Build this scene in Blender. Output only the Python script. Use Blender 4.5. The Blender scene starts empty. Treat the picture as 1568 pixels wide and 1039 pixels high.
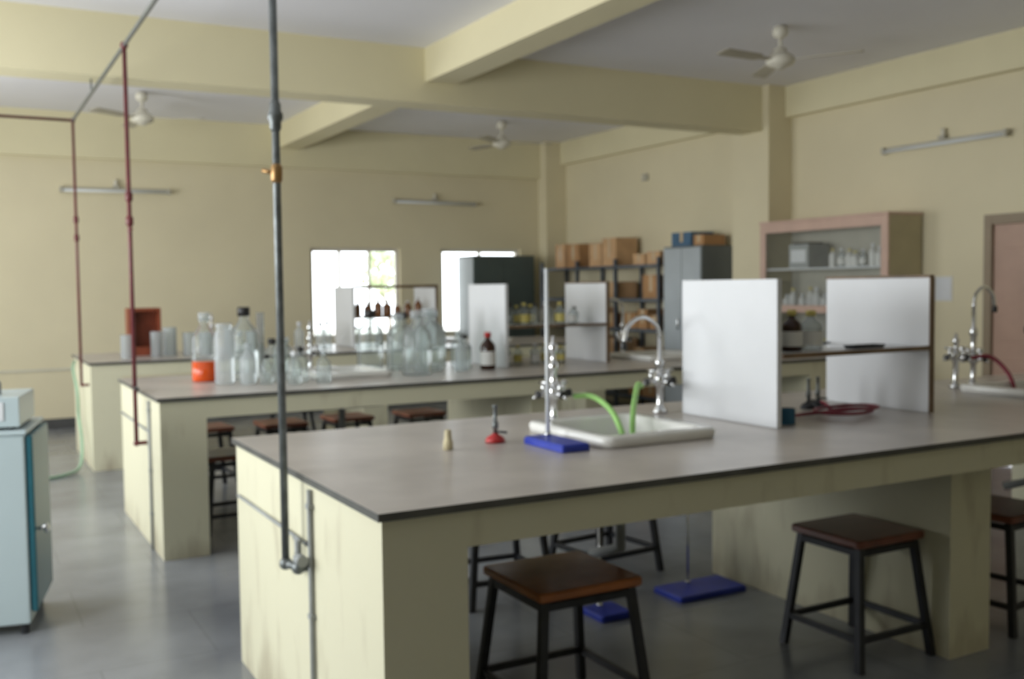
import bpy, bmesh, math, random
from mathutils import Vector, Matrix
random.seed(7)
scene=bpy.context.scene
scene.view_settings.view_transform='Standard'
scene.view_settings.look='None'
scene.view_settings.exposure=0.0

# ---------------------------------------------------------------- materials
def newmat(name):
    m=bpy.data.materials.new(name); m.use_nodes=True
    nt=m.node_tree; nt.nodes.clear()
    out=nt.nodes.new('ShaderNodeOutputMaterial')
    return m,nt,out
def pbr(name,col,rough=.5,metal=0.,var=0.,scale=5.,spec=.5,bump=0.,col2=None,detail=4.,trans=0.,emit=None,coat=0.,bscale=None):
    m,nt,out=newmat(name)
    b=nt.nodes.new('ShaderNodeBsdfPrincipled')
    nt.links.new(b.outputs[0],out.inputs[0])
    b.inputs['Base Color'].default_value=(*col,1)
    b.inputs['Roughness'].default_value=rough
    b.inputs['Metallic'].default_value=metal
    b.inputs['Specular IOR Level'].default_value=spec
    b.inputs['Coat Weight'].default_value=coat
    if trans: b.inputs['Transmission Weight'].default_value=trans
    if var>0 or col2:
        tc=nt.nodes.new('ShaderNodeTexCoord')
        n=nt.nodes.new('ShaderNodeTexNoise'); n.inputs['Scale'].default_value=scale; n.inputs['Detail'].default_value=detail
        r=nt.nodes.new('ShaderNodeValToRGB')
        c2=col2 if col2 else tuple(c*(1-var) for c in col)
        r.color_ramp.elements[0].position=.35; r.color_ramp.elements[1].position=.68
        r.color_ramp.elements[0].color=(*c2,1); r.color_ramp.elements[1].color=(*col,1)
        nt.links.new(tc.outputs['Object'],n.inputs['Vector'])
        nt.links.new(n.outputs['Fac'],r.inputs['Fac'])
        nt.links.new(r.outputs['Color'],b.inputs['Base Color'])
        if bump>0:
            n2=nt.nodes.new('ShaderNodeTexNoise'); n2.inputs['Scale'].default_value=bscale or scale*6
            nt.links.new(tc.outputs['Object'],n2.inputs['Vector'])
            bp=nt.nodes.new('ShaderNodeBump'); bp.inputs['Strength'].default_value=bump; bp.inputs['Distance'].default_value=.01
            nt.links.new(n2.outputs['Fac'],bp.inputs['Height']); nt.links.new(bp.outputs['Normal'],b.inputs['Normal'])
    return m
def thin_glass(name,tint=(.93,.96,.96),haze=.08,refl=1.0,hazecol=(.8,.85,.85)):
    m,nt,out=newmat(name)
    t=nt.nodes.new('ShaderNodeBsdfTransparent'); t.inputs[0].default_value=(*tint,1)
    g=nt.nodes.new('ShaderNodeBsdfGlossy'); g.inputs['Roughness'].default_value=.04
    d=nt.nodes.new('ShaderNodeBsdfDiffuse'); d.inputs[0].default_value=(*hazecol,1)
    mx=nt.nodes.new('ShaderNodeMixShader'); mx.inputs[0].default_value=haze
    nt.links.new(t.outputs[0],mx.inputs[1]); nt.links.new(d.outputs[0],mx.inputs[2])
    lw=nt.nodes.new('ShaderNodeLayerWeight'); lw.inputs['Blend'].default_value=.25
    mp=nt.nodes.new('ShaderNodeMath'); mp.operation='MULTIPLY'; mp.inputs[1].default_value=.75*refl
    nt.links.new(lw.outputs['Fresnel'],mp.inputs[0])
    m2=nt.nodes.new('ShaderNodeMixShader')
    nt.links.new(mp.outputs[0],m2.inputs[0]); nt.links.new(mx.outputs[0],m2.inputs[1]); nt.links.new(g.outputs[0],m2.inputs[2])
    nt.links.new(m2.outputs[0],out.inputs[0])
    return m
def stained(name,col,dirt,rough=.5):
    m,nt,out=newmat(name)
    b=nt.nodes.new('ShaderNodeBsdfPrincipled'); nt.links.new(b.outputs[0],out.inputs[0])
    b.inputs['Roughness'].default_value=rough
    tc=nt.nodes.new('ShaderNodeTexCoord')
    mp=nt.nodes.new('ShaderNodeMapping'); mp.inputs['Scale'].default_value=(3.,3.,.9)
    n=nt.nodes.new('ShaderNodeTexNoise'); n.inputs['Scale'].default_value=3.; n.inputs['Detail'].default_value=8.
    nt.links.new(tc.outputs['Object'],mp.inputs[0]); nt.links.new(mp.outputs[0],n.inputs['Vector'])
    s=nt.nodes.new('ShaderNodeSeparateXYZ'); nt.links.new(tc.outputs['Object'],s.inputs[0])
    mr=nt.nodes.new('ShaderNodeMapRange'); mr.inputs[1].default_value=.0; mr.inputs[2].default_value=.22; mr.inputs[3].default_value=.25; mr.inputs[4].default_value=0.
    nt.links.new(s.outputs[2],mr.inputs[0])
    ad=nt.nodes.new('ShaderNodeMath'); nt.links.new(n.outputs['Fac'],ad.inputs[0]); nt.links.new(mr.outputs[0],ad.inputs[1])
    r=nt.nodes.new('ShaderNodeValToRGB'); r.color_ramp.elements[0].position=.58; r.color_ramp.elements[1].position=1.
    r.color_ramp.elements[0].color=(*col,1); r.color_ramp.elements[1].color=(*dirt,1)
    nt.links.new(ad.outputs[0],r.inputs[0]); nt.links.new(r.outputs[0],b.inputs['Base Color'])
    return m
def floormat():
    m,nt,out=newmat('floor_stone')
    b=nt.nodes.new('ShaderNodeBsdfPrincipled'); nt.links.new(b.outputs[0],out.inputs[0])
    tc=nt.nodes.new('ShaderNodeTexCoord')
    n=nt.nodes.new('ShaderNodeTexNoise'); n.inputs['Scale'].default_value=1.6; n.inputs['Detail'].default_value=9.
    nt.links.new(tc.outputs['Object'],n.inputs['Vector'])
    r=nt.nodes.new('ShaderNodeValToRGB'); r.color_ramp.elements[0].position=.3; r.color_ramp.elements[1].position=.7
    r.color_ramp.elements[0].color=(.185,.195,.21,1); r.color_ramp.elements[1].color=(.31,.325,.345,1)
    nt.links.new(n.outputs['Fac'],r.inputs[0])
    br=nt.nodes.new('ShaderNodeTexBrick'); br.inputs['Scale'].default_value=1.; br.inputs['Mortar Size'].default_value=.004
    br.inputs['Brick Width'].default_value=.9; br.inputs['Row Height'].default_value=.6
    br.inputs['Color1'].default_value=(1,1,1,1); br.inputs['Color2'].default_value=(.94,.95,.95,1); br.inputs['Mortar'].default_value=(.8,.8,.8,1)
    nt.links.new(tc.outputs['Object'],br.inputs['Vector'])
    mx=nt.nodes.new('ShaderNodeMix'); mx.data_type='RGBA'; mx.blend_type='MULTIPLY'; mx.inputs[0].default_value=1.
    nt.links.new(r.outputs[0],mx.inputs[6]); nt.links.new(br.outputs['Color'],mx.inputs[7]); nt.links.new(mx.outputs[2],b.inputs['Base Color'])
    mr=nt.nodes.new('ShaderNodeMapRange'); mr.inputs[3].default_value=.14; mr.inputs[4].default_value=.30
    nt.links.new(n.outputs['Fac'],mr.inputs[0]); nt.links.new(mr.outputs[0],b.inputs['Roughness'])
    return m

M={}
M['wall']=pbr('wall_cream_paint',(.76,.69,.48),.75,var=.06,scale=1.2)
M['wall_low']=pbr('wall_lower_paint',(.66,.63,.50),.6,var=.1,scale=1.5)
M['beam']=pbr('beam_cream_paint',(.77,.71,.475),.75,var=.05,scale=1.4)
M['ceil']=pbr('ceiling_whitewash',(.87,.87,.91),.85,var=.04,scale=1.)
M['floor']=floormat()
M['skirt']=pbr('skirting_stone',(.09,.09,.09),.4,var=.3)
M['bench']=stained('bench_cream_paint',(.72,.695,.51),(.40,.35,.24),.45)
M['top']=pbr('bench_top_stone',(.58,.535,.49),.30,var=.2,scale=4.,bump=.05,detail=8.)
M['edge']=pbr('bench_top_edge',(.11,.11,.10),.4,var=.3,scale=8.)
M['cer']=pbr('white_ceramic',(.86,.86,.82),.15,var=.05,scale=6.)
M['chrome']=pbr('chrome',(.75,.76,.77),.18,1.,var=.1)
M['galv']=pbr('galvanised_pipe',(.22,.24,.24),.45,.6,var=.35,scale=30.)
M['redp']=pbr('red_pipe_paint',(.17,.028,.033),.45,var=.3,scale=20.)
M['brass']=pbr('brass',(.40,.24,.10),.4,.7,var=.2)
M['greyp']=pbr('grey_conduit',(.36,.38,.38),.5,var=.2)
M['white']=pbr('white_laminate',(.74,.76,.78),.35,var=.05,scale=3.)
M['wood']=pbr('varnished_seat_wood',(.55,.19,.055),.22,var=.35,scale=6.,coat=.3)
M['wood2']=pbr('shaded_seat_wood',(.24,.075,.04),.3,var=.4,scale=6.,coat=.2)  # darker copy of the seat wood; shade on these stools put into colour
M['wooddk']=pbr('brown_wood',(.22,.14,.08),.45,var=.4,scale=8.)
M['redwood']=pbr('red_brown_wood',(.30,.07,.03),.4,var=.3,scale=8.)
M['pink']=pbr('pinkish_wood_frame',(.64,.45,.36),.5,var=.1,scale=6.)
M['cabside']=pbr('cabinet_cream_side',(.50,.44,.28),.5,var=.1)
M['cabin']=pbr('cabinet_inside',(.50,.48,.40),.5,var=.1)
M['steel']=pbr('stool_metal',(.045,.048,.055),.4,.5,var=.2,scale=20)
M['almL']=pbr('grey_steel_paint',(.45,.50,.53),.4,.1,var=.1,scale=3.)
M['almS']=pbr('grey_steel_side_shade',(.16,.18,.19),.4,.1,var=.1,scale=3.)  # darker copy of the cabinet grey; side shade put into the colour
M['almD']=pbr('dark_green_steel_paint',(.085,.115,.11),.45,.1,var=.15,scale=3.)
M['rackm']=pbr('slotted_angle_steel',(.10,.12,.15),.45,.3,var=.2)
M['card']=pbr('cardboard',(.52,.29,.13),.8,var=.2,scale=7.)
M['card2']=pbr('cardboard_pale',(.68,.43,.23),.8,var=.2,scale=7.)
M['tape']=pbr('packing_tape',(.62,.47,.28),.3,var=.1)
M['blue']=pbr('blue_enamel',(.02,.05,.46),.4,var=.2,scale=9.)
M['bluebox']=pbr('blue_box',(.07,.16,.27),.6,var=.3,scale=12.)
M['rubG']=pbr('green_rubber',(.36,.68,.20),.5,var=.15,scale=9.)
M['rubP']=pbr('pale_green_hose',(.35,.55,.38),.5,var=.15,scale=9.)
M['rubR']=pbr('red_rubber',(.30,.02,.05),.4,var=.2,scale=9.)
M['redplas']=pbr('red_plastic',(.5,.03,.03),.4,var=.1)
M['black']=pbr('black_plastic',(.02,.02,.02),.4,var=.1)
M['cork']=pbr('cork',(.66,.58,.36),.7,var=.2,scale=30.)
M['fan']=pbr('cream_fan_enamel',(.74,.71,.60),.35,var=.05)
M['fanbl']=pbr('fan_blade_enamel',(.44,.41,.32),.4,var=.1)
M['tube']=pbr('tube_light_glass',(.78,.82,.84),.3,var=.03)
M['tubeb']=pbr('tube_batten_enamel',(.5,.48,.4),.4,var=.1)
M['appl']=pbr('appliance_enamel',(.50,.60,.62),.3,var=.05,scale=2.)
M['teal']=pbr('teal_enamel',(.02,.13,.17),.35,var=.15)
M['winf']=pbr('window_frame_paint',(.70,.66,.58),.4,var=.08)
M['glass']=thin_glass('bottle_glass',(.92,.955,.95),.13)
M['glassw']=thin_glass('milky_glass',(.87,.90,.90),.27,.8,(.9,.94,.96))
M['pane']=thin_glass('window_pane',(.97,.98,.98),.02,.6)
M['amber']=pbr('amber_glass',(.035,.012,.006),.1,var=.1)
M['brownp']=pbr('brown_bottle_glass',(.22,.09,.03),.2,var=.1)
M['orange']=pbr('orange_liquid',(.75,.09,.006),.15,var=.35,scale=6.)
M['yel']=pbr('yellow_label',(.70,.60,.18),.5,var=.1)
M['lab']=pbr('paper_label',(.75,.75,.72),.6,var=.08)
M['door']=pbr('door_paint',(.52,.35,.27),.45,var=.12,scale=4.)
M['doorf']=pbr('door_frame_paint',(.33,.26,.18),.5,var=.1)
M['leaf']=pbr('leaves',(.66,.76,.50),.6,var=.2,scale=2.)
M['bark']=pbr('bark',(.30,.25,.2),.8,var=.4,scale=6.)
M['ground']=pbr('outdoor_ground',(.75,.72,.65),.9,var=.1,scale=.5)
M['glblue']=pbr('blue_glass',(.05,.22,.38),.15,var=.1,trans=.4)

# ---------------------------------------------------------------- mesh builder
class MB:
    def __init__(s,name):
        s.name=name; s.bm=bmesh.new(); s.mats=[]
    def mi(s,k):
        if k not in s.mats: s.mats.append(k)
        return s.mats.index(k)
    def face(s,vs,k,smooth=False):
        try: f=s.bm.faces.new(vs)
        except ValueError: return
        f.material_index=s.mi(k); f.smooth=smooth
    def box(s,x0,x1,y0,y1,z0,z1,k,mtx=None,topk=None):
        c=[(x0,y0,z0),(x1,y0,z0),(x1,y1,z0),(x0,y1,z0),(x0,y0,z1),(x1,y0,z1),(x1,y1,z1),(x0,y1,z1)]
        v=[s.bm.verts.new((mtx@Vector(p)) if mtx else p) for p in c]
        for i,q in enumerate([(0,3,2,1),(4,5,6,7),(0,1,5,4),(1,2,6,5),(2,3,7,6),(3,0,4,7)]):
            s.face([v[j] for j in q], topk if (topk and i==1) else k)
        return s
    def loops(s,loops,k,smooth=True,cap0=True,cap1=True,ks=None):
        L=[[s.bm.verts.new(p) for p in lp] for lp in loops]
        n=len(L[0])
        for a in range(len(L)-1):
            kk=ks[a] if ks else k
            for i in range(n):
                s.face([L[a][i],L[a][(i+1)%n],L[a+1][(i+1)%n],L[a+1][i]],kk,smooth)
        if cap0: s.face(list(reversed(L[0])),ks[0] if ks else k)
        if cap1: s.face(L[-1],ks[-1] if ks else k)
        return s
    def lathe(s,c,prof,k,seg=20,ks=None,cap0=True,cap1=True):
        lp=[[(c[0]+r*math.cos(2*math.pi*i/seg),c[1]+r*math.sin(2*math.pi*i/seg),c[2]+z) for i in range(seg)] for r,z in prof]
        return s.loops(lp,k,True,cap0,cap1,ks)
    def cyl(s,p0,p1,r0,k,r1=None,seg=14):
        return s.tube([p0,p1],r0,k,seg,r1=r1)
    def tube(s,pts,r,k,seg=10,r1=None):
        pts=[Vector(p) for p in pts]; n=len(pts); lp=[]; up=None
        for i,p in enumerate(pts):
            t=(pts[min(i+1,n-1)]-pts[max(i-1,0)]).normalized()
            if up is None:
                up=Vector((0,0,1)) if abs(t.z)<.9 else Vector((1,0,0))
            a=t.cross(up).normalized(); b=a.cross(t).normalized(); up=b
            rr=r if r1 is None else r+(r1-r)*i/(n-1)
            lp.append([p+a*rr*math.cos(2*math.pi*j/seg)+b*rr*math.sin(2*math.pi*j/seg) for j in range(seg)])
        return s.loops(lp,k,True)
    def rr(s,cx,cy,specs,k,ks=None,seg=6,cap0=True,cap1=True,smooth=True):
        lps=[]
        for hx,hy,r,z in specs:
            lp=[]
            for qx,qy,a0 in ((1,1,0),(-1,1,90),(-1,-1,180),(1,-1,270)):
                for i in range(seg):
                    a=math.radians(a0+90*i/(seg-1))
                    lp.append((cx+qx*(hx-r)+r*math.cos(a),cy+qy*(hy-r)+r*math.sin(a),z))
            lps.append(lp)
        return s.loops(lps,k,smooth,cap0,cap1,ks)
    def done(s,loc=(0,0,0),rot=0.,bevel=0.,recalc=True):
        if recalc: bmesh.ops.recalc_face_normals(s.bm,faces=s.bm.faces)
        me=bpy.data.meshes.new(s.name); s.bm.to_mesh(me); s.bm.free()
        for k in s.mats: me.materials.append(M[k])
        o=bpy.data.objects.new(s.name,me); scene.collection.objects.link(o)
        o.location=loc; o.rotation_euler=(0,0,rot)
        if bevel>0:
            b=o.modifiers.new('bevel','BEVEL'); b.width=bevel; b.segments=2; b.limit_method='ANGLE'; b.angle_limit=math.radians(50)
        return o
def smooth_path(pts,n=8):
    P=[Vector(p) for p in pts]; P=[P[0]*2-P[1]]+P+[P[-1]*2-P[-2]]; out=[]
    for i in range(1,len(P)-2):
        for j in range(n):
            t=j/n; a,b,c,d=P[i-1],P[i],P[i+1],P[i+2]
            out.append(.5*((2*b)+(c-a)*t+(2*a-5*b+4*c-d)*t*t+(3*b-a-3*c+d)*t**3))
    out.append(P[-2]); return out

# ---------------------------------------------------------------- room
XL,XR,YN,YF,ZC=-2.2,7.36,-2.6,12.01,3.43
MB('floor').box(XL-.2,XR+.2,YN-.2,YF+.2,-.1,0,'floor').done()
MB('ceiling').box(XL-.2,XR+.2,YN-.2,YF+.2,ZC,ZC+.12,'ceil').done()
def wall(name,axis,pos,th,a0,a1,openings,k='wall'):
    w=MB(name)
    op=sorted(openings); cur=a0
    def bx(p,q,z0,z1):
        if q-p<1e-4 or z1-z0<1e-4: return
        if axis=='y': w.box(p,q,min(pos,pos+th),max(pos,pos+th),z0,z1,k)
        else: w.box(min(pos,pos+th),max(pos,pos+th),p,q,z0,z1,k)
    for (o0,o1,z0,z1) in op:
        bx(cur,o0,0,ZC); bx(o0,o1,0,z0); bx(o0,o1,z1,ZC); cur=o1
    bx(cur,a1,0,ZC)
    return w.done()
farW=[(3.81,4.99,.87,1.99),(5.56,6.75,.87,1.99)]
wall('wall_far','y',YF,.2,XL-.2,XR+.2,farW)
leftW=[(2.5,4.3,.9,2.6),(5.2,7.0,.9,2.6),(8.2,10.2,.9,2.6)]
wall('wall_left','x',XL,-.2,YN-.2,YF+.2,leftW)
wall('wall_near','y',YN,-.2,XL-.2,XR+.2,[])
wall('wall_right','x',XR,.2,YN-.2,YF+.2,[(4.42,5.38,0,2.02)])
wn=0
def window(axis,pos,o,sash=2):
    global wn; wn+=1
    w=MB('window_%d'%wn); a0,a1,z0,z1=o
    def bx(p,q,c,d,t0,t1,k='winf'):
        if axis=='y': w.box(p,q,pos+t0,pos+t1,c,d,k)
        else: w.box(pos+t0,pos+t1,p,q,c,d,k)
    f=.045
    bx(a0,a1,z0,z0+f,.05,.11); bx(a0,a1,z1-f,z1,.05,.11); bx(a0,a0+f,z0+f,z1-f,.05,.11); bx(a1-f,a1,z0+f,z1-f,.05,.11)
    for i in range(1,sash):
        x=a0+(a1-a0)*i/sash; bx(x-.015,x+.015,z0+f,z1-f,.055,.105)
    bx(a0+f,a1-f,z0+f,z1-f,.078,.082,'pane')
    w.done()
window('y',YF,farW[0],3); window('y',YF,farW[1],2)
for o in leftW: window('x',XL-.2,o,3)
# beams & columns
MB('beam_main').box(XL,XR,7.64,7.94,2.99,ZC,'beam').done()
b=MB('beam_cross'); b.box(3.42,3.69,YN,7.64,3.157,ZC,'beam'); b.box(3.42,3.69,7.94,YF-.06,3.157,ZC,'beam'); b.done()
MB('beam_far').box(XL,XR,YF-.06,YF,2.94,ZC,'beam').done()
MB('beam_right').box(XR-.09,XR,YN,YF-.06,3.126,ZC,'beam').done()
c=MB('column_right'); c.box(7.05,XR,7.55,8.08,0,2.99,'wall'); c.box(7.05,XR,7.55,7.64,2.99,ZC,'wall'); c.box(7.05,XR,7.94,8.08,2.99,ZC,'wall'); c.done()
MB('column_far').box(7.04,XR,11.8,YF,0,ZC,'wall').done()
MB('baseboard_far').box(XL,XR-.33,YF-.02,YF,0,.11,'skirt').done()
MB('baseboard_right').box(XR-.02,XR,5.5,7.5,0,.11,'skirt').done()
MB('trim_1').box(XL,3.7,YF-.012,YF,.63,.66,'wall_low').done()
d=MB('door_1')
d.box(7.34,7.42,5.31,5.38,0,2.02,'doorf'); d.box(7.34,7.42,4.42,4.49,0,2.02,'doorf'); d.box(7.34,7.42,4.49,5.31,1.94,2.02,'doorf')
d.box(7.375,7.41,4.49,5.31,0.01,1.94,'door')
for z0,z1 in ((.2,.85),(1.0,1.75)):
    for y0,y1 in ((4.57,4.86),(4.92,5.22)): d.box(7.366,7.376,y0,y1,z0,z1,'door')
d.cyl((7.375,4.56,1.0),(7.32,4.56,1.0),.012,'chrome'); d.tube([(7.325,4.56,1.0),(7.32,4.68,1.0)],.01,'chrome')
d.done(bevel=.004)
MB('outdoor_ground').box(-30,40,-30,50,-.7,-.6,'ground').done()
def tree(x,y,h,r,n=900):
    t=MB('tree'); t.tube(smooth_path([(0,0,-.6),(.1,0,h*.3),(-.1,.1,h*.6),(.1,0,h*.9)]),.05,'bark',r1=.02)
    for i in range(n):
        a=random.uniform(0,6.28); e=random.uniform(-1,1); q=r*random.uniform(.35,1)**.5
        c=Vector((q*math.cos(a)*math.sqrt(1-e*e),q*math.sin(a)*math.sqrt(1-e*e),h*.62+q*e*.9))
        m=Matrix.Rotation(random.uniform(0,6.28),3,Vector((random.random(),random.random(),random.random()+.1)).normalized())
        s=random.uniform(.06,.13)
        t.face([t.bm.verts.new(c+m@Vector(p)*s) for p in ((-1,0,0),(0,-.5,.1),(1,0,0),(0,.5,.1))],'leaf')
    t.done(loc=(x,y,0),recalc=False)
tree(7.55,19.,2.9,.5,380)

# ---------------------------------------------------------------- benches
BX0,BX1=.959,6.05
SX=[(2.045,2.51),(4.68,5.20)]
def bench(y0,y1):
    sy=(y0+.55,y0+1.06)
    b=MB('laboratory_bench')
    ov=.015; zs=.878
    b.box(BX0,BX0+.25,y0,y1,0,zs,'bench')
    b.box(3.38,3.62,y0+.14,y1-.001,0,zs-.002,'bench')
    b.box(BX1-.25,BX1,y0,y1,0,zs,'bench')
    b.box(BX0+.25,BX1-.25,y0,y0+.12,.775,zs,'bench')
    b.box(BX0+.25,BX1-.25,y1-.12,y1,.775,zs,'bench')
    X0,X1,Y0,Y1=BX0-ov,BX1+ov,y0-ov,y1+ov
    b.box(X0,X1,Y0,sy[0],zs,.9,'edge',topk='top'); b.box(X0,X1,sy[1],Y1,zs,.9,'edge',topk='top')
    cur=X0
    for s0,s1 in SX:
        b.box(cur,s0,sy[0],sy[1],zs,.9,'edge',topk='top'); cur=s1
    b.box(cur,X1,sy[0],sy[1],zs,.9,'edge',topk='top')
    b.done()
    for s0,s1 in SX:
        cx,cy=(s0+s1)/2,(sy[0]+sy[1])/2; hx,hy=(s1-s0)/2,(sy[1]-sy[0])/2
        s=MB('ceramic_sink')
        s.rr(cx,cy,[(hx-.012,hy-.012,.05,.70),(hx-.006,hy-.006,.05,.9005),(hx+.03,hy+.03,.05,.9015),(hx+.035,hy+.035,.05,.93),(hx+.028,hy+.028,.05,.942),(hx-.02,hy-.02,.05,.942),(hx-.03,hy-.03,.05,.93),(hx-.045,hy-.045,.06,.73),(hx-.1,hy-.1,.06,.72)],'cer')
        s.lathe((cx,cy,.7205),[(.03,0),(.03,.004),(.015,.004)],'chrome')
        s.tube([(cx,cy,.70),(cx,cy,.45),(cx,cy+.2,.38)],.022,'greyp')
        s.done()
B1=(2.466,4.03);B2=(5.75,7.22);B3=(8.95,10.3)
for bb in (B1,B2,B3): bench(*bb)

# ---------------------------------------------------------------- racks on benches
def bottle(m,x,y,z,r,h,k='glass',cap='white',liq=None,lk='orange',label=None,seg=16):
    b=h*.62
    m.lathe((x,y,z),[(r*.93,0),(r,.008),(r,b),(r*.85,b+h*.08),(r*.45,b+h*.17),(r*.33,b+h*.22),(r*.33,h*.92),(r*.4,h*.93),(r*.4,h*.95)],k,seg)
    if cap: m.lathe((x,y,z),[(r*.44,h*.88),(r*.44,h),(r*.36,h+.004)],cap,seg)
    if liq: m.lathe((x,y,z),[(r*.93,.001),(r*1.006,.008),(r*1.006,liq),(r*.9,liq+.001)],lk,seg)
    if label: m.lathe((x,y,z),[(r*1.012,b*.2),(r*1.012,b*.8)],label,seg,cap0=False,cap1=False)
def reagent_rack(x0,x1,y0,y1,zt,sd=.24,bar=False):
    r=MB('reagent_rack'); t=.025; z=.902
    for x in (x0,x1-t):
        r.box(x,x+t,y0,y1,z,zt,'white')
    r.box(x0+t,x1-t,y0,y0+sd,1.185,1.200,'white')
    r.box(x0+t,x1,y0-.010,y0,1.183,1.203,'wooddk')
    r.box(x1-t-.004,x1+.004,y0-.004,y1+.004,zt,zt+.012,'wooddk')
    r.box(x1-t-.003,x1+.003,y0-.008,y0-.001,z,zt,'wooddk')
    if bar: r.box(x0+t,x1-t,y0,y0+.03,zt-.02,zt+.01,'wooddk')
    r.cyl((x0+t,y1-.02,1.19),(x1-t,y1-.02,1.19),.006,'steel')
    r.done(bevel=.002)
reagent_rack(2.885,3.81,3.04,3.645,1.505)
reagent_rack(3.47,4.37,6.41,7.0,1.505,.4)
reagent_rack(3.47,4.40,9.6,10.16,1.505,.4,True)
def bottles_on(name,items):
    m=MB(name)
    for it in items: bottle(m,**it)
    return m.done(recalc=True)
def row(name,x0,x1,y0,y1,z,n,kinds,rmin=.028,rmax=.04,hmin=.12,hmax=.18):
    its=[]
    for i in range(n):
        k=random.choice(kinds); x=x0+(x1-x0)*(i+.5)/n
        its.append(dict(x=x,y=random.uniform(y0,y1),z=z,r=random.uniform(rmin,max(rmin,min(rmax,abs(x1-x0)/n*.48))),h=random.uniform(hmin,hmax),**k))
    bottles_on(name,its)
kA=dict(k='glassw',cap='white',label='lab'); kB=dict(k='amber',cap='black',label='lab'); kC=dict(k='glass',cap='yel',label='yel'); kD=dict(k='glass',cap='black',label=None); kN=dict(k='brownp',cap='lab',label=None)
bottles_on('reagent_bottle_row',[dict(x=2.98,y=3.18,z=1.201,r=.045,h=.17,**kA),dict(x=3.09,y=3.17,z=1.201,r=.045,h=.17,k='amber',cap='yel',label='lab'),dict(x=3.21,y=3.18,z=1.201,r=.05,h=.165,k='glassw',cap='yel',label='lab')])
row('reagent_bottle_row',3.53,4.15,6.50,6.54,1.201,6,[kC,kD,kC,kA],rmax=.05,hmax=.17)
row('reagent_bottle_row',3.53,4.30,6.68,6.72,1.201,6,[kN,kC,kD],rmax=.05,hmax=.17)
row('reagent_bottle_row',3.53,4.15,6.6,6.7,.902,5,[kA,kC,kD],rmax=.05,hmax=.18)
row('reagent_bottle_row',3.53,4.30,9.75,9.8,1.201,7,[kN],rmax=.05,hmax=.18)
row('reagent_bottle_row',3.53,4.30,9.8,9.9,.902,6,[kA,kD],rmax=.05,hmax=.2)
m=MB('spatula_tray'); m.rr(3.48,3.13,[(.09,.03,.01,1.2005),(.10,.035,.01,1.215),(.095,.03,.01,1.215),(.085,.026,.01,1.204)],'steel'); m.done()

# ---------------------------------------------------------------- taps
def gas_column(x,y,h,goose=0.,name='laboratory_tap',hv=.13,arms=((1,0),(-1,0),(0,-1))):
    m=MB(name); z=.902
    m.lathe((x,y,z),[(.035,0),(.035,.01),(.02,.03),(.015,.04),(.015,hv-.03),(.026,hv-.02),(.026,hv+.03),(.015,hv+.04),(.015,h*.6),(.022,h*.62),(.022,h*.68),(.011,h*.72)]+([(.011,h)] if goose else [(.011,h*.8),(.018,h*.83),(.018,h*.9),(.008,h*.93),(.008,h)]),'chrome')
    for dx,dy in arms:
        m.cyl((x,y,z+hv),(x+dx*.075,y+dy*.075,z+hv),.011,'chrome')
        m.cyl((x+dx*.05,y+dy*.05,z+hv),(x+dx*.05,y+dy*.05,z+hv+.05),.009,'chrome')
        m.cyl((x+dx*.05-.028*abs(dy),y+dy*.05-.028*abs(dx),z+hv+.05),(x+dx*.05+.028*abs(dy),y+dy*.05+.028*abs(dx),z+hv+.05),.007,'chrome')
        m.cyl((x+dx*.075,y+dy*.075,z+hv),(x+dx*.10,y+dy*.10,z+hv-.015),.008,'chrome',r1=.005)
        m.cyl((x+dx*.07,y+dy*.07,z+hv),(x+dx*.082,y+dy*.082,z+hv),.017,'black')
    if goose:
        g=goose; m.tube(smooth_path([(x,y,z+h*.95),(x,y,z+h),(x+g*.12,y,z+h+.055),(x+g*.5,y,z+h+.09),(x+g*.88,y,z+h+.05),(x+g,y,z+h-.02)]),.010,'chrome')
        m.lathe((x+g,y,z+h-.055),[(.013,0),(.015,.01),(.015,.03),(.01,.04)],'black')
    return m.done()
gas_column(2.21,3.66,.375)
gas_column(2.815,3.72,.35,-.20,hv=.145)
gas_column(4.80,3.68,.30,hv=.17)
gas_column(5.0,3.72,.46,.18,hv=.15)
gas_column(5.37,3.5,.35,-.22)
gas_column(2.2,6.98,.36)
gas_column(2.2,10.12,.36); gas_column(4.9,6.98,.38,-.2)
MB('green_hose').tube(smooth_path([(2.315,3.66,1.015),(2.34,3.56,1.02),(2.33,3.42,.985),(2.30,3.30,.92),(2.30,3.24,.80)]),.012,'rubG').done()
MB('green_hose').tube(smooth_path([(2.71,3.72,1.03),(2.62,3.62,1.05),(2.49,3.46,1.02),(2.39,3.34,.95),(2.36,3.30,.80)]),.012,'rubG').done()
MB('red_hose').tube(smooth_path([(4.91,3.68,1.06),(4.98,3.60,1.07),(5.0,3.5,.98),(5.0,3.45,.85)]),.011,'rubR').done()
MB('red_hose').tube(smooth_path([(5.26,3.5,1.02),(5.18,3.46,1.06),(5.12,3.4,.98),(5.1,3.38,.85)]),.011,'rubR').done()

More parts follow.
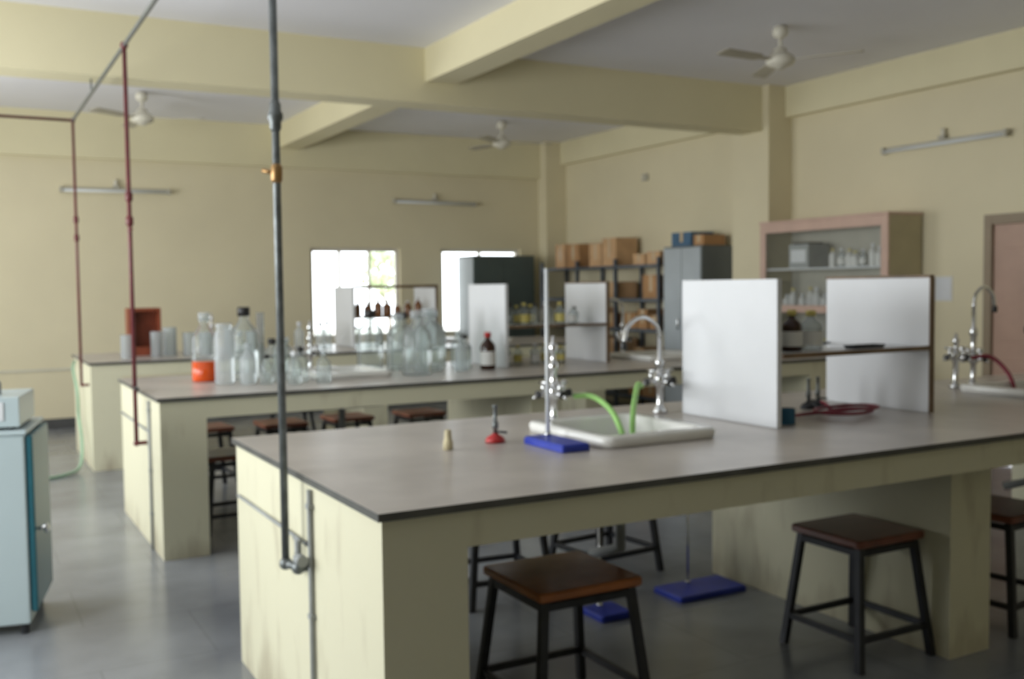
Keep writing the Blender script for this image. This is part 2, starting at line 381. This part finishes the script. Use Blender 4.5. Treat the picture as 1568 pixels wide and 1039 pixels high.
# ---------------------------------------------------------------- small things on the front bench
def retort(x0,x1,y0,y1,z,rod=None,name='retort_stand',burette=False):
    m=MB(name)
    m.rr((x0+x1)/2,(y0+y1)/2,[((x1-x0)/2,(y1-y0)/2,.012,z),((x1-x0)/2,(y1-y0)/2,.012,z+.018),((x1-x0)/2-.006,(y1-y0)/2-.006,.01,z+.026)],'blue',smooth=False)
    if rod:
        m.cyl((rod[0],rod[1],z+.02),(rod[0],rod[1],z+rod[2]),.008 if burette else .006,'tube' if burette else 'chrome'); m.lathe((rod[0],rod[1],z+.024),[(.014,0),(.014,.012),(.008,.016)],'chrome')
    return m.done()
retort(1.845,1.965,3.0,3.28,.902,(1.93,3.24,.65),burette=True)
retort(2.92,3.32,3.70,3.92,.001,(3.10,3.88,.6))
retort(2.45,2.62,3.66,3.84,.001,(2.53,3.80,.4))
def bunsen(x,y,base='redplas',name='bunsen_burner'):
    m=MB(name); z=.902
    m.lathe((x,y,z),[(.038,0),(.038,.008),(.03,.02),(.014,.028),(.010,.034)],base)
    m.lathe((x,y,z),[(.008,.03),(.008,.05),(.012,.052),(.012,.075),(.008,.078),(.0075,.13),(.010,.132),(.010,.14)],'galv')
    m.cyl((x,y,z+.04),(x+.04,y-.02,z+.035),.005,'galv')
    m.done()
bunsen(1.77,3.36); bunsen(3.48,3.46,'steel'); bunsen(3.58,3.50,'steel')
m=MB('cork_stopper'); m.lathe((1.545,3.30,.901),[(.018,0),(.018,.03),(.014,.034),(.012,.068),(.010,.072)],'cork'); m.done()
m=MB('red_rubber_tubing')
pts=[(3.52,3.42,.935),(3.50,3.36,.925)]
for i in range(20):
    a=1.4-i*.5; q=1+.18*math.sin(i*.9); pts.append((3.44+.14*q*math.cos(a),3.20+.11*q*math.sin(a),.912+.0014*i))
pts+= [(3.25,3.24,.915),(3.06,3.22,.912)]
m.tube(smooth_path(pts,5),.0075,'rubR',8); m.done()
m=MB('blue_beaker'); m.lathe((3.02,3.12,.902),[(.03,0),(.032,.005),(.032,.06),(.035,.065),(.031,.065),(.030,.008)],'glblue'); m.done()

# ---------------------------------------------------------------- glassware on the second bench
def big_bottle(x,y,r,h,k='glass',**kw):
    m=MB(kw.pop('name','aspirator_bottle')); z=.901
    bottle(m,x,y,z,r,h,k,seg=24,**kw)
    return m.done()
big_bottle(1.40,6.66,.082,.44,cap='glassw',liq=.13)
m=MB('plastic_jar'); m.lathe((1.455,6.36,.901),[(.055,0),(.06,.01),(.06,.3),(.05,.33),(.045,.345),(.05,.35),(.05,.375),(.045,.38)],'glassw',24); m.done()
big_bottle(1.64,6.60,.09,.47,k='glass',cap='black')
big_bottle(1.58,6.28,.05,.25,k='glassw',cap='glassw')
m=MB('measuring_cylinder')
m.lathe((1.80,6.80,.901),[(.05,0),(.05,.012),(.024,.02),(.024,.42),(.03,.43),(.026,.43),(.022,.02)],'glass',16); m.done()
big_bottle(1.76,6.38,.058,.27,cap='black'); big_bottle(1.88,6.50,.06,.27,cap='glassw'); big_bottle(1.90,6.24,.05,.22,k='glass',cap='black'); big_bottle(1.97,6.93,.05,.30,cap='glassw'); big_bottle(1.72,7.05,.055,.3,cap='glassw')
big_bottle(1.68,6.22,.04,.18,cap='black'); big_bottle(2.0,6.08,.045,.2,cap='glassw'); big_bottle(1.82,6.10,.045,.2,k='glass',cap='white')
big_bottle(2.68,7.05,.10,.42,cap='black',name='glass_carboy')
big_bottle(2.72,6.28,.10,.43,cap='glassw',name='glass_carboy'); big_bottle(2.90,6.50,.105,.44,cap='glassw',name='glass_carboy')
big_bottle(3.05,6.76,.10,.42,cap='glassw',name='glass_carboy'); big_bottle(2.92,7.02,.09,.40,cap='steel',name='glass_carboy')
big_bottle(2.78,6.75,.09,.40,cap='glassw',name='glass_carboy')
big_bottle(3.10,6.38,.05,.23,k='glassw',cap='glassw'); big_bottle(3.21,6.56,.055,.24,cap='black'); big_bottle(3.30,6.85,.055,.25,cap='glassw')
big_bottle(3.31,6.38,.055,.26,k='amber',cap='redplas',label='lab',name='amber_bottle')
m=MB('wooden_test_box'); x0,y0,z=1.36,9.62,.901
for xx in (x0,x0+.25): m.box(xx,xx+.03,y0,y0+.2,z+.02,z+.40,'redwood')
m.box(x0,x0+.28,y0,y0+.2,z+.40,z+.43,'redwood'); m.box(x0,x0+.28,y0,y0+.2,z,z+.02,'redwood'); m.box(x0+.03,x0+.25,y0+.17,y0+.19,z+.02,z+.4,'redwood'); m.box(x0+.03,x0+.25,y0,y0+.03,z+.02,z+.08,'redwood')
m.done()
def beaker(x,y,r,h):
    m=MB('glass_beaker'); m.lathe((x,y,.901),[(r*.95,0),(r,.008),(r,h),(r*1.08,h+.006),(r*.97,h),(r*.96,.01)],'glassw',20); m.done()
for x,y,r,h in ((1.30,9.32,.055,.2),(1.55,9.35,.05,.22),(1.68,9.45,.06,.25),(1.84,9.4,.055,.2),(1.98,9.38,.06,.2),(2.2,9.4,.05,.24),(2.4,9.35,.06,.2)): beaker(x,y,r,h)
for x,y in ((3.1,9.5),(2.95,9.7),(3.25,9.75)): big_bottle(x,y,.05,.26,k='glassw',cap='white')

# ---------------------------------------------------------------- stools
def stool(x,y,rot=0.,s=.38,h=.5,name='lab_stool',wk='wood'):
    m=MB(name); a=s/2
    m.rr(0,0,[(a-.006,a-.006,.015,h-.032),(a,a,.018,h-.026),(a,a,.018,h-.006),(a-.006,a-.006,.015,h)],wk,smooth=False)
    t=a-.035; bq=a+.015
    def leg(sx,sy):
        L=[]
        for z,q in ((0.,bq),(h-.033,t)):
            L.append([(sx*q+dx*.014,sy*q+dy*.014,z) for dx,dy in ((1,1),(-1,1),(-1,-1),(1,-1))])
        m.loops(L,'steel',False)
    for sx in (1,-1):
        for sy in (1,-1): leg(sx,sy)
    for z in (.12,h-.055):
        q=bq+(t-bq)*z/h; w=.009
        m.box(-q,q,-q-w,-q+w,z-.012,z+.012,'steel'); m.box(-q,q,q-w,q+w,z-.012,z+.012,'steel')
        m.box(-q-w,-q+w,-q+w,q-w,z-.012,z+.012,'steel'); m.box(q-w,q+w,-q+w,q-w,z-.012,z+.012,'steel')
    return m.done(loc=(x,y,.001),rot=rot)
stool(1.81,2.96,.0,.41); stool(3.165,2.88,.0,.37,wk='wood2'); stool(4.0,2.86,.1,wk='wood2')
stool(2.95,4.38,.1,wk='wood2'); stool(2.25,4.28,-.1,wk='wood2')
for i,(x,y) in enumerate(((1.46,6.35),(1.9,6.33),(2.72,6.35),(3.14,6.3),(4.0,6.3),(4.45,6.3),(1.6,7.65),(2.15,7.6),(2.7,7.65),(3.3,7.6),(4.2,7.7),(1.6,9.5),(2.8,9.5))): stool(x,y,random.uniform(-.08,.08),.34,.48,wk='wood2')

# ---------------------------------------------------------------- pipes
def ball(m,c,r,k):
    m.lathe((c[0],c[1],c[2]),[(r*math.sin(math.pi*i/8)+.0005,-r*math.cos(math.pi*i/8)) for i in range(9)],k,12)
PY1,PY2,PY3,PZ=3.16,6.20,9.08,2.89
m=MB('gas_pipe_overhead')
m.cyl((.90,YN+.3,PZ),(.90,PY3,PZ),.012,'galv'); ball(m,(.90,PY3,PZ),.02,'redp'); ball(m,(.90,PY2,PZ),.022,'redp'); ball(m,(.90,PY1,PZ),.022,'galv')
m.cyl((.90,PY3,PZ),(-2.19,PY3,PZ),.012,'redp')
m.cyl((.90,7.79,PZ),(.90,7.79,2.99),.006,'galv')
m.cyl((.90,1.0,PZ),(.90,1.0,3.43),.006,'galv')
m.done()
m=MB('gas_drop_pipe')
P0=(.90,PY1)
m.cyl((*P0,PZ-.022),(*P0,.61),.0125,'galv')
m.lathe((*P0,1.98),[(.0125,0),(.018,.01),(.018,.03),(.024,.04),(.024,.055),(.018,.065),(.018,.085),(.0125,.095)],'galv')
m.lathe((*P0,1.82),[(.0125,0),(.018,.01),(.018,.05),(.0125,.06)],'brass'); m.cyl((P0[0],P0[1],1.85),(P0[0]-.04,P0[1]+.02,1.86),.007,'brass')
ball(m,(*P0,.61),.021,'galv'); m.cyl((*P0,.61),(.92,3.10,.61),.014,'galv'); ball(m,(.92,3.09,.61),.022,'galv'); m.cyl((.92,3.09,.61),(.958,3.09,.61),.016,'galv')
m.cyl((.92,3.09,.61),(.92,3.09,.70),.011,'greyp'); m.cyl((.92,3.06,.70),(.92,3.12,.70),.008,'greyp')
m.cyl((.92,3.09,.64),(.92,3.04,.64),.018,'greyp')
m.done()
m=MB('gas_drop_pipe'); P0=(.90,PY2)
m.cyl((*P0,PZ-.022),(*P0,.60),.012,'redp')
for z in (2.0,1.86): m.lathe((*P0,z),[(.012,0),(.021,.01),(.021,.05),(.012,.06)],'redp')
m.cyl((P0[0],P0[1]-.06,1.84),(P0[0],P0[1]+.06,1.84),.008,'redp')
m.cyl((P0[0],P0[1]-.10,.925),(P0[0],P0[1]+.12,.925),.010,'black')
ball(m,(*P0,.60),.018,'redp'); m.cyl((*P0,.60),(.958,PY2,.60),.012,'redp')
m.done()
m=MB('gas_drop_pipe'); P0=(.90,PY3)
m.cyl((*P0,PZ-.02),(*P0,.70),.011,'redp')
for z in (2.05,1.90): m.lathe((*P0,z),[(.011,0),(.02,.01),(.02,.05),(.011,.06)],'redp')
m.cyl((*P0,.71),(.958,PY3,.71),.011,'redp')
m.done()
for (a,b_) in ((3.055,B1),(6.05,B2)):
    m=MB('conduit_pipe'); m.cyl((.949,a,.001),(.949,a,.86),.008,'greyp')
    for z in (.2,.45,.8): m.box(.94,.958,a-.015,a+.015,z,z+.015,'greyp')
    m.cyl((.949,a+.02,.68),(.949,b_[1]-.05,.68),.006,'greyp')
    m.done()
MB('green_hose').tube(smooth_path([(.93,9.9,.86),(.90,9.75,.8),(.90,9.45,.62),(.91,9.5,.4),(.90,9.2,.22),(.86,9.0,.05),(.75,8.85,.015),(.5,8.7,.015),(.3,8.75,.015)]),.012,'rubP').done()

# ---------------------------------------------------------------- refrigerator (left)
m=MB('laboratory_refrigerator')
m.box(-.62,0,0,.5,.05,.875,'appl'); m.box(-.64,.012,-.012,.5,.875,.895,'appl')
m.box(0.002,.03,.01,.49,.10,.87,'teal')
m.cyl((.03,.08,.45),(.06,.08,.45),.008,'chrome')
m.cyl((.055,.08,.45),(.075,.08,.45),.022,'chrome'); m.tube([(.065,.02,.47),(.065,.14,.43)],.008,'chrome')
for x in (-.58,-.03):
    for y in (.04,.46): m.cyl((x,y,0),(x,y,.05),.018,'steel')
m.done(loc=(.24,4.80,0),rot=-math.radians(11.5),bevel=.008)
m=MB('control_unit')
m.box(-.56,-.02,.03,.45,.012,.14,'appl'); m.box(-.5,-.08,.025,.03,.04,.12,'white'); m.lathe((-.14,.2,.14),[(.025,0),(.025,.05),(.02,.06)],'greyp')
for x in (-.52,-.06):
    for y in (.07,.41): m.cyl((x,y,0),(x,y,.014),.015,'black')
m.done(loc=(.24,4.80,.896),rot=-math.radians(11.5),bevel=.012)

# ---------------------------------------------------------------- storage
def almirah(x0,x1,y0,y1,h,kf,ks,face,lit_side=None):
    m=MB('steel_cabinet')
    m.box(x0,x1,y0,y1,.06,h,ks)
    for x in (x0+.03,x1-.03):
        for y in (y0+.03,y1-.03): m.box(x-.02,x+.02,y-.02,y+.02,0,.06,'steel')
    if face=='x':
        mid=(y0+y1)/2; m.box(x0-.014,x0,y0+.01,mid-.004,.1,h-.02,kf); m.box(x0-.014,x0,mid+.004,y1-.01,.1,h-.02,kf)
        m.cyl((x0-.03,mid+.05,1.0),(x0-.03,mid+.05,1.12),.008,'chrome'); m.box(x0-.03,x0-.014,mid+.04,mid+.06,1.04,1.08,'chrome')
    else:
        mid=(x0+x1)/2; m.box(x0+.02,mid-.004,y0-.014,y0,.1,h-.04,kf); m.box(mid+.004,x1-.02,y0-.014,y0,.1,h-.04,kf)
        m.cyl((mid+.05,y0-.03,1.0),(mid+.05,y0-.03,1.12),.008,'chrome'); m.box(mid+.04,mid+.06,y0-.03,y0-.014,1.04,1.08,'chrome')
        if lit_side: m.box(x0-.006,x0,y0+.01,y1-.01,.08,h-.02,lit_side)  # pale panel; window light on the left side put into its colour
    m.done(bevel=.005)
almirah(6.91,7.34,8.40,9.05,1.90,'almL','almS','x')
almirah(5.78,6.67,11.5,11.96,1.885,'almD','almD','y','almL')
def carton(x0,x1,y0,y1,z0,z1,k='card',name='cardboard_box'):
    m=MB(name); m.box(x0,x1,y0,y1,z0,z1,k)
    ym=(y0+y1)/2
    m.box(x0-.0015,x1+.0015,ym-.025,ym+.025,z0+.3*(z1-z0),z1+.0015,'tape')
    m.box(x0,x1-.002,y0-.001,ym-.003,z1,z1+.003,k); m.box(x0,x1-.002,ym+.003,y1,z1,z1+.003,k)
    m.done()
carton(6.95,7.25,8.42,8.58,1.902,2.01,'card')
carton(6.95,7.25,8.62,8.96,1.902,2.05,'bluebox','storage_box')
m=MB('slotted_angle_shelf_rack'); RX0,RX1=6.91,7.33; ys=[9.15,10.0,10.85,11.72]
for y in ys:
    for x in (RX0,RX1-.035): 
        m.box(x,x+.035,y-.003,y,0,1.80,'rackm'); m.box(x,x+.003,y,y+.035,0,1.80,'rackm')
for z in (.2,.6,.98,1.33,1.72):
    m.box(RX0,RX1,ys[0],ys[-1]+.03,z-.003,z,'rackm'); m.box(RX0-.002,RX0,ys[0],ys[-1]+.03,z-.035,z,'rackm')
m.done()
def pile(z,y0,y1,hmin,hmax,skip=.15,stack=True):
    y=y0
    while y<y1-.2:
        w=random.uniform(.2,.36)
        if y+w>y1: break
        if random.random()>skip:
            h=random.uniform(hmin,hmax); carton(RX0+random.uniform(.04,.07),RX1-.06,y+.01,y+w-.01,z+.002,z+h,random.choice(['card','card2','card']))
            if stack and random.random()<.5: carton(RX0+.05,RX1-.1,y+.03,y+w-.04,z+h+.006,z+h+random.uniform(.08,.12),random.choice(['card','card2']))
        y+=w+.01
pile(1.72,10.89,11.70,.28,.36,0.,True); pile(1.72,9.20,9.98,.12,.2,0.,True); pile(1.72,10.04,10.84,.26,.34,0.,True)
pile(1.33,9.20,9.78,.26,.30,0.,False); pile(1.33,10.05,10.8,.15,.25,0.,False); pile(.98,9.2,9.98,.15,.25,.3,False); pile(.98,10.05,10.8,.15,.25,.1,False); pile(.6,9.2,9.98,.15,.28,.2,False); pile(.6,10.05,10.8,.15,.28,.2,False); pile(.2,9.2,9.98,.15,.3,.2,False)
row('reagent_bottle_row',7.0,7.25,10.95,11.6,1.332,3,[kA,kC])
row('reagent_bottle_row',7.0,7.25,10.95,11.6,.982,3,[kA,kD])
CX0,CX1,CY0,CY1,CT=6.92,7.34,5.98,7.53,2.07
m=MB('glass_front_cabinet')
m.box(CX0+.02,CX1,CY0,CY0+.02,.0,CT-.01,'cabside'); m.box(CX0+.02,CX1,CY1-.02,CY1,0,CT-.01,'cabside'); m.box(CX1-.02,CX1,CY0+.02,CY1-.02,.05,CT-.02,'cabin')
m.box(CX0-.01,CX1,CY0-.01,CY1+.005,CT-.01,CT+.01,'pink'); m.box(CX0+.02,CX1-.02,CY0+.02,CY1-.02,.04,.06,'cabside')
fr=.075
for y0,y1 in ((CY0,CY0+fr),(CY1-fr,CY1)): m.box(CX0-.0,CX0+.02,y0,y1,.0,CT-.01,'pink')
for z0,z1 in ((CT-.10,CT-.01),(1.21,1.28),(.0,.10)): m.box(CX0,CX0+.02,CY0+fr,CY1-fr,z0,z1,'pink')
m.box(CX0+.005,CX0+.009,CY0+fr,CY1-fr,1.28,CT-.10,'pane'); m.box(CX0+.005,CX0+.009,CY0+fr,CY1-fr,.10,1.21,'pane')
for z in (.45,.82,1.24,1.62): m.box(CX0+.03,CX1-.02,CY0+.02,CY1-.02,z-.008,z+.008,'white')
m.done(bevel=.003)
def rowy(name,x,y0,y1,z,n,kinds,rmax=.05,hmin=.12,hmax=.2):
    its=[]
    for i in range(n):
        y=y0+(y1-y0)*(i+.5)/n; k=random.choice(kinds); r=min(rmax,(y1-y0)/n*.46)
        its.append(dict(x=x+random.uniform(-.02,.02),y=y,z=z,r=random.uniform(r*.8,r),h=random.uniform(hmin,hmax),**k))
    bottles_on(name,its)
kW=dict(k='lab',cap='white',label='lab'); kY=dict(k='lab',cap='yel',label='lab')
rowy('reagent_bottle_row',7.06,6.15,6.75,1.629,7,[kW,kY,kA]); rowy('reagent_bottle_row',7.06,6.2,7.35,1.249,12,[kW,kY,kB,kW]); rowy('reagent_bottle_row',7.06,6.1,7.4,.829,12,[kW,kY,kB,kC],hmax=.25); rowy('reagent_bottle_row',7.06,6.1,7.4,.459,12,[kW,kB],hmax=.25)
m=MB('instrument_case'); m.box(6.98,7.25,6.95,7.2,1.629,1.85,'greyp'); m.box(6.975,6.98,6.98,7.17,1.68,1.8,'white'); m.box(7.0,7.2,6.98,7.17,1.85,1.87,'steel'); m.done(bevel=.006)

# ---------------------------------------------------------------- fans / lights / wall bits
def fan(x,y,rot,name='ceiling_fan'):
    m=MB(name); z=3.17
    m.lathe((0,0,ZC-.005),[(.01,-.10),(.055,-.07),(.06,-.04),(.045,0)],'fan',20)
    m.cyl((0,0,ZC-.08),(0,0,z+.05),.013,'fan')
    m.lathe((0,0,z),[(.02,.10),(.05,.085),(.05,.06),(.075,.045),(.105,.02),(.11,-.01),(.095,-.035),(.05,-.05),(.03,-.065),(.0005,-.068)],'fan',28)
    for i in range(3):
        a=rot+i*2*math.pi/3; R=Matrix.Rotation(a,4,'Z')@Matrix.Rotation(math.radians(9),4,'X')
        pts=[(.09,.02),(.20,.022),(.24,.055),(.58,.062),(.6,.045),(.6,-.045),(.58,-.056),(.24,-.05),(.20,-.022),(.09,-.02)]
        top=[R@Vector((px,py,.004)) for px,py in pts]; bot=[R@Vector((px,py,-.004)) for px,py in pts]
        off=Vector((0,0,z)); m.loops([[p+off for p in bot],[p+off for p in top]],'fanbl',False)
    m.done(loc=(x,y,0))
fan(5.54,5.81,math.radians(-57)); fan(5.71,10.58,math.radians(-20)); fan(1.67,10.5,math.radians(-25))
def tubelight(p0,p1,n):
    m=MB('tube_light'); p0=Vector(p0);p1=Vector(p1);d=(p1-p0).normalized();n=Vector(n); p0+=n*.003; p1+=n*.003
    L=(p1-p0).length; mtx=Matrix((( *d,0),( *n,0),(0,0,1,0),(0,0,0,1))).transposed(); mtx.translation=p0
    m.box(0,L,.0,.035,-.0,.03,'tubeb',mtx); m.box(0,.03,.035,.075,-.03,.03,'tubeb',mtx); m.box(L-.03,L,.035,.075,-.03,.03,'tubeb',mtx)
    m.cyl(p0+d*.03+n*.058+Vector((0,0,-.008)),p1-d*.03+n*.058+Vector((0,0,-.008)),.013,'tube')
    c=(p0+p1)/2+n*.03; m.box(L/2-.03,L/2+.03,0,.06,.03,.06,'tubeb',mtx); m.cyl(c+Vector((0,0,.05)),c+Vector((0,0,.12)),.02,'fan')
    m.done()
tubelight((1.03,YF,2.59),(2.18,YF,2.60),(0,-1,0)); tubelight((4.89,YF,2.58),(6.05,YF,2.57),(0,-1,0)); tubelight((XR,6.38,2.65),(XR,5.15,2.65),(-1,0,0))
m=MB('wall_notice'); m.box(XR-.006,XR-.001,5.68,5.86,1.32,1.53,'lab'); m.box(XR-.007,XR-.006,5.70,5.84,1.34,1.51,'white'); m.done()
m=MB('switch_board'); m.box(XR-.03,XR-.001,9.93,10.03,2.74,2.82,'tubeb'); m.cyl((XR-.03,9.98,2.78),(XR-.05,9.98,2.78),.02,'fan'); m.done()

# ---------------------------------------------------------------- lights
w=bpy.data.worlds.new('World'); scene.world=w; w.use_nodes=True
bg=w.node_tree.nodes['Background']; bg.inputs[0].default_value=(.92,.96,1,1); bg.inputs[1].default_value=4.4
def area(name,loc,rot,sx,sy,e,col=(.96,.98,1)):
    l=bpy.data.lights.new(name,'AREA'); l.shape='RECTANGLE'; l.size=sx; l.size_y=sy; l.energy=e; l.color=col
    o=bpy.data.objects.new(name,l); scene.collection.objects.link(o); o.location=loc; o.rotation_euler=rot
for (a0,a1,z0,z1) in leftW:
    area('window_daylight',(XL+.03,(a0+a1)/2,(z0+z1)/2),(0,math.radians(-100),0),z1-z0,a1-a0,80)

# ---------------------------------------------------------------- camera
F,ya,pi_,ro,h=1549.2220,0.5026,0.0523,-0.0119,1.4870
f=Vector((math.sin(ya)*math.cos(pi_),math.cos(ya)*math.cos(pi_),-math.sin(pi_)))
r=Vector((math.cos(ya),-math.sin(ya),0)); u=r.cross(f)
Rr=math.cos(ro)*r+math.sin(ro)*u; U=-math.sin(ro)*r+math.cos(ro)*u
cd=bpy.data.cameras.new('camera'); co=bpy.data.objects.new('camera',cd); scene.collection.objects.link(co)
mt=Matrix((Rr,U,-f)).transposed().to_4x4(); mt.translation=Vector((0,0,h)); co.matrix_world=mt
cd.sensor_width=36.; cd.lens=F/1568*36; cd.clip_start=.05
cd.dof.use_dof=True; cd.dof.focus_distance=.8; cd.dof.aperture_fstop=9.
scene.camera=co
